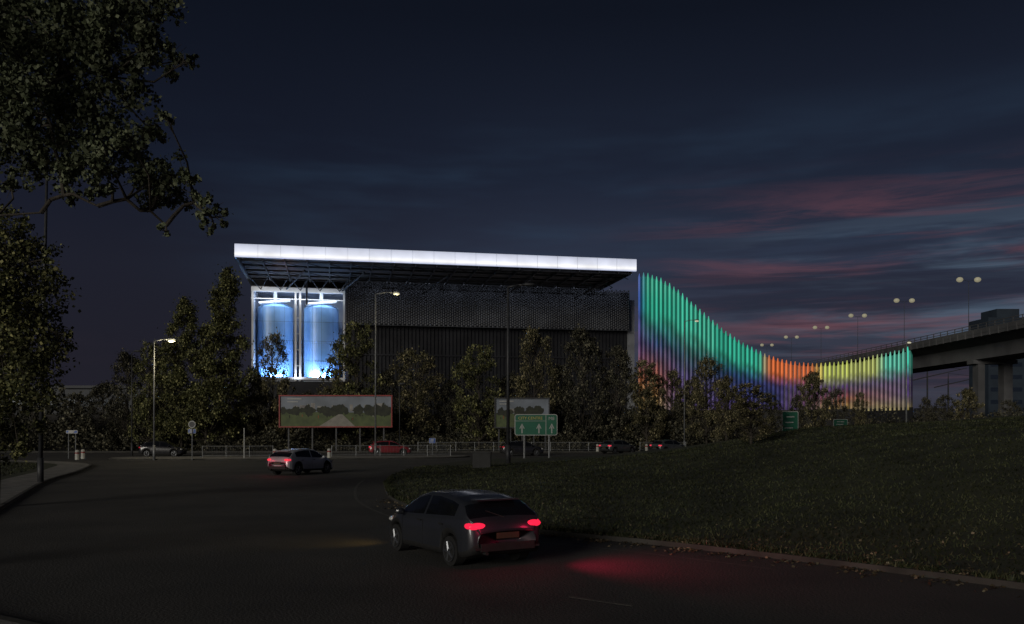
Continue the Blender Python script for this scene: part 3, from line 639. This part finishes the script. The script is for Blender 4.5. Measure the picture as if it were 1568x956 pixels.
# billboard posters: printed landscape (sky, skyline, trees, lawn and a path) as thin flat print layers
P_sky = mat('print_sky', (.20, .23, .28), (.13, .15, .18), .5, .6); P_bld = mat('print_building', (.30, .29, .27), (.15, .14, .14), 1.3, .6); P_tree = mat('print_trees', (.03, .035, .02), (.014, .017, .012), 2, .7)
P_lawn = mat('print_lawn', (.10, .13, .05), (.06, .08, .035), 1.2, .7); P_path = mat('print_path', (.26, .25, .22), (.20, .19, .17), 2, .7); P_org = mat('print_orange', (.30, .10, .03), rough=.6)
def billboard(pxa, pxb, yt, yb, d, fr, seed):
    r = random.Random(seed)
    xa, xb, zt, zb = GX(pxa, d), GX(pxb, d), GZ(yt, d), GZ(yb, d); E = empty('billboard', ((xa+xb)/2, d, (zt+zb)/2)); W, H = xb-xa, zt-zb
    b = B(); w2, h2 = W/2-.15, H/2-.15; b.box((0, .1, 0), (2*w2, .1, 2*h2)); y = .045
    x = -w2+1.5
    while x < w2-1.0:
        ww = r.uniform(.3, 1.0); hh = r.uniform(.15, .55)*h2; b.box((x+ww/2, y, hh/2), (ww, .006, hh), 1); x += ww*r.uniform(1.1, 2.2)
    b.add([(-w2, y-.006, -h2), (w2, y-.006, -h2), (w2, y-.006, -.12*h2), (-w2, y-.006, -.02*h2)], [(0, 1, 2, 3)], 3)
    def blob(cx, cz, rx, rz_, yy, mi):
        n = 22; b.add([(max(-w2, min(w2, cx+rx*math.cos(2*math.pi*k/n)*r.uniform(.75, 1.15))), yy, max(-h2, min(h2, cz+rz_*math.sin(2*math.pi*k/n)*r.uniform(.7, 1.2)))) for k in range(n)], [tuple(range(n))], mi)
    for k in range(int(W*2.6)):
        blob(r.uniform(-w2, w2), r.uniform(-.05, .18)*h2, r.uniform(.25, .7), r.uniform(.12, .42)*h2, y-.012-k*.0004, 2)
    b.add([(-.3*w2, y-.04, -h2), (.35*w2, y-.04, -h2), (.12*w2, y-.04, -.2*h2), (.05*w2, y-.04, -.2*h2)], [(0, 1, 2, 3)], 4)
    for k in range(12): b.box((r.uniform(-w2*.9, w2*.9), y-.045, r.uniform(-.55, -.15)*h2), (.09, .004, r.uniform(.15, .35)), r.choice((1, 2, 5, 2)))
    b.make('poster', [P_sky, P_bld, P_tree, P_lawn, P_path, P_org], E)
    b = B()
    for s in (-1, 1): b.box((0, .03, s*(H/2-.08)), (W, .26, .13)); b.box((s*(W/2-.08), .03, 0), (.13, .24, H-.30))
    b.make('frame', fr, E); b = B(); zc = E.location.z
    for k in range(5): b.box((-W*.42+k*W*.21, .35, -zc/2), (.16, .16, zc))
    b.make('posts', M_dsteel, E)
    b = B(); b.box((-W*.44+1.0, -.01, H*.38), (1.6, .02, .12)); b.box((-W*.44+.8, -.01, H*.29), (1.2, .02, .1)); b.make('caption_strips', M_wht, E)
billboard(427, 601, 605, 655, 100.6, M_red, 3); billboard(757, 842, 609, 656, 101, M_dsteel, 9)
shrub('shrub', -38, 8, 101.9, 103.4, 2.1, 16000, .2, M_leaf_dark, 12)

# ------------------------------------------------------------ guard rails, bollards, cabinet
def rail(xa, ya, xb, yb):
    E = empty('guard_railing', (0, 0, .12)); b = B(); L = math.hypot(xb-xa, yb-ya); n = int(L/2)
    for z in (.15, 1.0): b.tube((xa, ya, z), (xb, yb, z), .025, .025, 6)
    for i in range(n+1): t = i/n; b.tube((xa+(xb-xa)*t, ya+(yb-ya)*t, 0), (xa+(xb-xa)*t, ya+(yb-ya)*t, 1.05), .035, .035, 6)
    m_ = int(L/.14)
    for i in range(m_): t = (i+.5)/m_; b.tube((xa+(xb-xa)*t, ya+(yb-ya)*t, .15), (xa+(xb-xa)*t, ya+(yb-ya)*t, 1.0), .008, .008, 3, 0, False)
    b.make('rails', M_steel, E)
rail(GX(310, 80), 80, GX(418, 81), 81); rail(GX(508, 82), 82, GX(690, 84.5), 84.5); rail(GX(640, 101), 101, GX(930, 101), 101); rail(GX(1050, 102), 102, GX(980, 101), 101)
M_bol = mat('bollard_white', (.40, .40, .36), (.3, .3, .28), 4, .5, emis=(1, .9, .7), estr=.03)
for px, d in ((421, 78), (504, 79), (118, 74), (127, 76), (990, 100), (915, 100)):
    E = empty('bollard', (GX(px, d), d, .12)); b = B(); b.tube((0, 0, 0), (0, 0, .75), .17, .15, 12); b.sphere((0, 0, .75), .15, sc=(1, 1, .5)); b.tube((0, 0, .5), (0, 0, .62), .172, .165, 12, 1); b.make('post', [M_bol, M_red], E)
E = empty('marker_post', (GX(374, 78), 78, .1)); b = B(); b.tube((0, 0, 0), (0, 0, 2.6), .06, .05, 8); b.sphere((0, 0, 2.6), .07); b.make('post', M_wht, E)
d = 57; x = GX(738, d); E = empty('utility_cabinet', (x, d, hz(x, d)-.05), -.1); b = B(); b.box((0, 0, .5), (1.15, .5, 1.0)); b.box((0, 0, 1.03), (1.25, .6, .08)); b.box((-.28, -.255, .5), (.5, .01, .85)); b.box((.28, -.255, .5), (.5, .01, .85)); b.box((0, 0, .03), (1.25, .6, .1)); b.make('case', mat('cabinet_grey', (.03, .031, .032), (.02, .02, .02), 3, .6), E)

# ------------------------------------------------------------ cars
M_glass = mat('car_glass', (.008, .009, .012), rough=.06, coat=.3); M_rim = mat('alloy_rim', (.22, .23, .25), rough=.35, metal=.8)
M_tail = mat('tail_lamp_lit', (.4, .01, .02), rough=.3, emis=(1.0, .02, .07), estr=1.0); M_taild = mat('tail_lamp', (.3, .01, .02), rough=.2, emis=(1, .02, .05), estr=.2)
M_tails = mat('tail_lamp_soft', (.4, .01, .02), rough=.3, emis=(1.0, .05, .09), estr=.8)
M_head = mat('headlamp', (.5, .5, .5), rough=.15); M_plate = mat('number_plate', (.06, .05, .03), rough=.5)
def car(name, loc, heading, paint, tail=M_taild, zs=1.0, glow=0, head=0, ls=1.0, body=0):
    E = empty(name, loc, heading); E.scale = (ls, 1, zs)
    tx = [-2.10, -2.08, -2.04, -1.98, -1.92, -1.66, -1.52, -1.1, -.5, .1, .5, 1.15, 1.27, 1.7, 1.95, 2.05, 2.1]; tz = [.74, .86, .95, 1.01, 1.06, 1.28, 1.355, 1.435, 1.485, 1.475, 1.385, 1.03, .985, .88, .76, .65, .5]
    xs = np.unique(np.concatenate([np.linspace(-2.1, 2.1, 105), [-2.09, -2.07, 2.07, -2.03]])); ng = 13
    vs = []; fs = []; mi = []
    for x in xs:
        zt = np.interp(x, tx, tz); W = np.interp(x, [-2.1, -2.06, -1.98, -1.8, -1.2, 1, 1.6, 1.9, 2.03, 2.1], [.66, .75, .82, .87, .89, .885, .86, .78, .66, .45])
        zb = np.interp(x, [-2.1, -2.0, -1.8, 1.8, 2.0, 2.1], [.42, .30, .23, .20, .24, .36])
        for xc in (-1.27, 1.32):
            q = .375**2-(x-xc)**2
            if q > 0: zb = max(zb, .31+math.sqrt(q))
        belt = min(np.interp(x, [-2.1, -1.95, -1, 1, 1.3, 2.1], [.72, 1.05, 1.01, .91, .88, .5]), zt-.04); hg = zt-belt; Wt = W-.03-.46*hg
        z3 = min(zb+.12, belt-.1); z4 = max(z3+.01, min((max(zb, .25)+belt)/2, belt-.08))
        sec = [(0, zb), (W-.14, zb), (W-.02, zb+.01), (W+.012, z3), (W+.015, z4), (W-.005, belt-.05), (W-.035, belt), (W-.05, belt+min(.03, hg*.3)), (Wt+.03, zt-min(.08, hg*.4)), (Wt-.01, zt-min(.03, hg*.2)), (Wt-.10, zt), (Wt*.5, zt+.018), (0, zt+.024)]
        for yy, zz in sec: vs.append((x, yy, zz))
        for yy, zz in sec[1:-1][::-1]: vs.append((x, -yy, zz))
    ns_ = 2*ng-2
    for i in range(len(xs)-1):
        xm = (xs[i]+xs[i+1])/2
        for j in range(ns_):
            k = (j+1) % ns_; fs.append((i*ns_+j, i*ns_+k, (i+1)*ns_+k, (i+1)*ns_+j)); jj = j if j < ng-1 else ns_-1-j; m_ = 0
            if jj == 7 and -1.42 < xm < .98 and not (-.14 < xm < -.06): m_ = 1
            if jj >= 9 and (.43 < xm < 1.14 or -1.93 < xm < -1.60): m_ = 1
            if jj in (0, 1, 2): m_ = 2
            mi.append(m_)
    nl = (len(xs)-1)*ns_; fs.append(tuple(range(ns_))); mi.append(0); fs.append(tuple(range(nl, nl+ns_))[::-1]); mi.append(0)
    b = B(); b.v = vs; b.f = fs; b.m = mi; b.make('body', [paint, M_glass, M_black], E, True)
    b = B()
    for xc in (-1.27, 1.32):
        for s in (-1, 1):
            b.tube((xc, s*.66, .31), (xc, s*.865, .31), .315, .315, 26, 0); b.tube((xc, s*.868, .31), (xc, s*.872, .31), .20, .20, 20, 2)
            b.tube((xc, s*.866, .31), (xc, s*.885, .31), .225, .225, 24, 0)
            for k in range(5):
                a = k*2*math.pi/5; b.tube((xc, s*.89, .31), (xc+.205*math.cos(a), s*.89, .31+.205*math.sin(a)), .036, .028, 6, 1)
            b.tube((xc, s*.87, .31), (xc, s*.90, .31), .05, .045, 10, 1)
            for k in range(24):
                a = k*math.pi/12; a2_ = (k+1)*math.pi/12; b.tube((xc+.215*math.cos(a), s*.888, .31+.215*math.sin(a)), (xc+.215*math.cos(a2_), s*.888, .31+.215*math.sin(a2_)), .016, .016, 4, 1, False)
    b.make('wheels', [M_black, M_rim, M_dsteel], E)
    b = B()
    for s in (-1, 1):
        b.sphere((-2.0, s*.64, .88), .15, 0, 16, 8, (.62, 1.45, .55)); b.sphere((-1.90, s*.79, .89), .14, 0, 12, 8, (1.1, .5, .55)); 
    b.make('tail_lamps', tail, E, True)
    b = B()
    for s in (-1, 1): b.sphere((1.93, s*.60, .70), .13, 0, 12, 8, (.9, 1.3, .6))
    b.make('headlamps', M_head, E, True)
    b = B()
    for s in (-1, 1):
        b.sphere((.82, s*1.0, .99), .10, 0, 10, 8, (.7, 1.1, .8)); b.box((.84, s*.92, .94), (.08, .14, .05), 0)
        for xx in (.05, -.95): b.box((xx, s*.915, .86), (.17, .03, .025), 1)
    b.box((-1.60, 0, 1.385), (.26, .98, .03), 0); b.make('mirrors_and_trim', [paint, M_black], E, False)
    b = B(); b.box((-2.085, 0, .45), (.10, 1.25, .16), 0); b.box((-2.112, 0, .68), (.015, .52, .12), 1); b.box((2.06, 0, .48), (.09, .9, .20), 0); b.box((-1.97, 0, .42), (.3, 1.5, .04), 0); b.tube((-1.98, 0, 1.04), (-1.82, .35, 1.18), .01, .008, 5, 0); b.tube((-2.15, .5, .33), (-1.95, .5, .33), .035, .035, 10, 0)
    for s in (-1, 1):
        for xx in (-.10, .92, -1.0): b.box((xx, s*.902, .60), (.006, .006, .56), 0)
    b.make('bumper_and_plate', [M_black, M_plate], E)
    if body:
        for s in (-1, 1): light('tail_lamp_light', 'POINT', (-2.42, s*.62, .90), body, (1, .02, .10), E, .08)
    if glow: light('tail_lamp_light', 'SPOT', (-2.15, -.75, .92), glow, (1, .02, .10), E, .10, aim((-.58, -.80, -.07)), None, math.radians(120))
    if head: light('headlamp_light', 'SPOT', (2.2, .4, .7), head, (1, .62, .15), E, .2, aim((.75, .65, -.16)), None, math.radians(100))
    return E
P_dark = mat('graphite_car_paint', (.034, .037, .046), (.030, .033, .041), 1, .36, metal=.25, coat=.5); P_silver = mat('silver_car_paint', (.38, .39, .42), (.34, .35, .37), 1, .35, metal=.2, coat=.4)
P_red = mat('red_car_paint', (.22, .012, .02), rough=.3, coat=.5); P_blk = mat('black_car_paint', (.02, .02, .024), rough=.25, coat=.5); P_gry = mat('grey_car_paint', (.07, .075, .08), rough=.3, coat=.4)
car('hatchback_car', (-1.20, 19.5, .004), math.radians(90+32), P_dark, M_tail, zs=.96, glow=210, head=45, body=3.5)
car('silver_car', (GX(462, 53.5), 53.5, .004), math.radians(90-28), P_silver, M_tails, zs=1.03, body=4)
car('red_car', (GX(598, 88.5), 88.5, .004), math.radians(4), P_red, M_tails)
car('black_car', (GX(799, 88), 88, .004), math.radians(10), P_blk, M_taild)
car('estate_car', (GX(946, 95), 95, .004), math.radians(40), P_gry, M_tails)
car('estate_car', (GX(1024, 96), 96, .004), math.radians(35), P_gry, M_tails)
car('parked_car', (GX(250, 86), 86, .004), math.radians(2), P_blk, M_taild)
